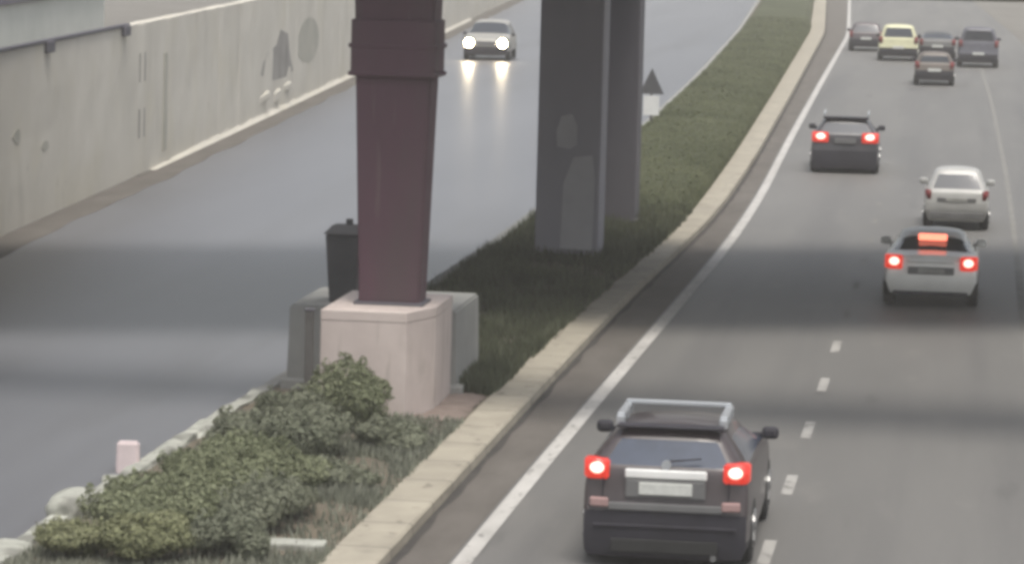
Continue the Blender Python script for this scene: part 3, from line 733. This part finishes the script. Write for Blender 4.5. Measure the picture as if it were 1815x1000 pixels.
bm = bmesh.new(); add_cyl(bm, (.52, .1 - L / 2, .14), (.52, -.045 - L / 2, .14), .032, None, 14); bmobj('exhaust_pipe', bm, TRIM, suv)
bm = bmesh.new(); add_cyl(bm, (0, -.01 - L / 2, 1.10), (0, .03 - L / 2, 1.10), .05, None, 20); bmobj('badge', bm, SILVER, suv)
for sx in (-1, 1):
    bm = bmesh.new(); add_box(bm, (sx * .69, -.035 - L / 2, .69), (.2, .05, .1), .02, Matrix.Rotation(sx * R(9), 3, 'Z')); bmobj('bumper_reflector', bm, INDIC, suv)
    bm = bmesh.new()
    yy0, yy1, X = .58 - L / 2, 1.55 - L / 2, sx * .545
    add_box(bm, (X, (yy0 + yy1) / 2, 1.525), (.085, yy1 - yy0, .06), .02)
    for yy in (yy0 + .04, (yy0 + yy1) / 2, yy1 - .04): add_box(bm, (X, yy, 1.475), (.09, .14, .1), .012)
    bmobj('roof_rail', bm, SILVER, suv)
for yy in (1.45, ):
    bm = bmesh.new(); add_box(bm, (0, yy - L / 2, 1.56), (1.14, .1, .05), .012); bmobj('rack_crossbar', bm, SILVER, suv)
bm = bmesh.new(); add_box(bm, (0, .41 - L / 2, 1.45), (1.12, .2, .035), .014); bmobj('roof_spoiler', bm, BLACKP, suv)
bm = bmesh.new(); add_cyl(bm, (0, .055 - L / 2, 1.13), (.36, .085 - L / 2, 1.17), .012, .008, 8); bmobj('rear_wiper', bm, BLACKP, suv)

# 2. farther dark SUV
DARK2 = mat('charcoal_paint', (0.042, 0.04, 0.045), 0.35, var=0.12, coat=0.3)
L = 4.2; W = 1.76
s2 = vehicle('roof_rack_suv', 'farther charcoal SUV with lit tail lamps beside the white edge line', 'suv', -3.25, 94.9, R(1.2), L, W, 1.43, 1.03, 'boxy', DARK2, clear=.12, wr=.35, wt=.62, rear_slope=.34)
lamp_pair(s2, L, W / 2 * .965, .94, .42, .26, True, .015)
bm = bmesh.new(); add_box(bm, (0, -.03 - L / 2, .86), (.55, .03, .14), .01); bmobj('number_plate', bm, TRIM, s2)
bm = bmesh.new(); add_box(bm, (0, .40 - L / 2, 1.43), (1.16, .22, .06), .018); bmobj('roof_spoiler', bm, BLACKP, s2)
for sx in (-1, 1):
    bm = bmesh.new(); add_box(bm, (sx * .57, 1.4 - L / 2, 1.49), (.05, 1.6, .09), .015); bmobj('roof_rail', bm, SILVER, s2)

# 3. white saloon braking
WHITE = mat('white_paint', (0.8, 0.8, 0.76), 0.35, var=0.06, coat=0.3)
L = 4.1; W = 1.64
s3 = vehicle('white_saloon', 'white saloon braking with red tail lamps and a glowing rear window light', 'saloon', -.62, 63.8, 0, L, W, 1.27, .9, 'saloon', WHITE, bumper=WHITE, clear=.24, wr=.28, wt=.58)
lamp_pair(s3, L, W / 2 * .97, .79, .3, .24, True, .01)
bm = bmesh.new(); add_box(bm, (0, -.03 - L / 2, .66), (.8, .04, .13), .012); rc = bmobj('plate_recess', bm, TRIM, s3)
bm = bmesh.new(); add_box(bm, (0, -.055 - L / 2, .66), (.46, .02, .09), .008); bmobj('number_plate', bm, mat('shaded_plate', (.28, .28, .26), .6), rc)
bm = bmesh.new(); add_box(bm, (0, .0 - L / 2, .83), (.8, .05, .05), .012); bmobj('boot_trim', bm, CHROME, s3)
bm = bmesh.new(); add_box(bm, (0, 1.10 - L / 2, 1.15), (.5, .06, .11), .02); bmobj('brake_light', bm, HIGH_ON, s3)
bm = bmesh.new(); add_box(bm, (0, -.01 - L / 2, .26), (1.3, .06, .07), .02); bmobj('lower_valance', bm, BLACKP, s3)

# 4. small hatchback ahead of the saloon
GREYB = mat('dull_silver_paint', (0.4, 0.4, 0.385), 0.4, var=0.06, coat=0.2)
L = 3.3; W = 1.40
s4 = vehicle('small_hatchback', 'small silver white hatchback just ahead of the white saloon', 'hatchback', -.28, 79.4, R(.3), L, W, 1.33, .88, 'boxy', GREYB, bumper=GREYB, clear=.2, wr=.27, wt=.50, rear_slope=.3)
lamp_pair(s4, L, W / 2 * .965, .76, .13, .22, False, .015)
bm = bmesh.new(); add_box(bm, (0, -.012 - L / 2, .66), (.84, .03, .1), .01); rc = bmobj('plate_recess', bm, TRIM, s4)
bm = bmesh.new(); add_box(bm, (0, -.03 - L / 2, .66), (.46, .02, .08), .006); bmobj('number_plate', bm, mat('shaded_plate_grey', (.3, .3, .28), .6), rc)
bm = bmesh.new(); add_box(bm, (0, -.03 - L / 2, .33), (1.16, .04, .14), .02); bmobj('bumper_insert', bm, TRIM, s4)

# 5. distant traffic
def far_car(name, label, cat, x, y, W, H, style, paint, rz=R(1.0), Lc=3.9, belt=.9, bump=BLACKP, slope=.3, sx_=.16, sz=.3):
    c = vehicle(name, label, cat, x, y, rz, Lc, W, H, belt, style, paint, lvl=2, bumper=bump, wr=.31, wt=W * .37, rear_slope=slope)
    lamp_pair(c, Lc, W / 2 * .965, belt - .1, sx_, sz, False, .015)
    bm = bmesh.new(); add_box(bm, (0, -.055 - Lc / 2, .62), (.5, .03, .12), .01); bmobj('number_plate', bm, PLATE, c)
    return c
PLUM = mat('dull_plum_paint', (0.075, 0.06, 0.066), 0.4, var=0.1)
CREAM = mat('pale_yellow_paint', (0.56, 0.55, 0.36), 0.4, var=0.08)
GREYC = mat('mid_grey_paint', (0.10, 0.10, 0.098), 0.4, var=0.1)
SLATE = mat('slate_paint', (0.095, 0.095, 0.115), 0.45, var=0.1)
BROWN = mat('dusty_brown_paint', (0.12, 0.10, 0.085), 0.45, var=0.1)
far_car('hatchback_car', 'dull plum hatchback in far traffic touching the white edge line', 'car', -5.15, 174, 1.62, 1.36, 'boxy', PLUM)
far_car('taxi_van', 'pale yellow van in the far traffic behind the plum hatchback', 'van', -3.42, 164.2, 1.78, 1.62, 'boxy', CREAM, bump=BLACKP, slope=.2, belt=1.05)
far_car('saloon_car', 'grey saloon in the far traffic right of the pale yellow van', 'saloon', -1.72, 167, 1.66, 1.28, 'saloon', GREYC)
far_car('delivery_van', 'slate grey box van rightmost in the far traffic', 'van', .12, 160, 1.76, 1.75, 'boxy', SLATE, slope=.08, belt=1.15)
far_car('hatchback_car', 'dusty brown hatchback closest of the far traffic group', 'car', -1.55, 142.8, 1.55, 1.3, 'boxy', BROWN, slope=.14)

# 6. oncoming vehicle with lit headlights on the left carriageway
Lc = 4.3
oc = vehicle('oncoming_car', 'silver grey oncoming car with both headlights lit on the left road', 'car', -20.5, 156.4, R(180 + 2.5), Lc, 1.95, 1.62, 1.05, 'boxy', mat('pale_silver_paint', (0.32, 0.31, 0.28), .35, var=.1), wr=.34, group='oncoming traffic', bumper=BLACKP, hood=1.06)
for sx in (-1, 1):
    bm = bmesh.new(); add_cyl(bm, (sx * .70, Lc / 2 - .12, .74), (sx * .70, Lc / 2 + .045, .74), .26, .25, 20)
    hl = bmobj('headlight', bm, BLACKP, oc)
    bm = bmesh.new(); add_cyl(bm, (sx * .70, Lc / 2 + .03, .74), (sx * .70, Lc / 2 + .065, .74), .19, .17, 20)
    bmobj('lens', bm, HEAD_ON, hl)
bm = bmesh.new(); add_box(bm, (0, Lc / 2 + .03, .72), (.8, .06, .2), .02); bmobj('grille', bm, TRIM, oc)
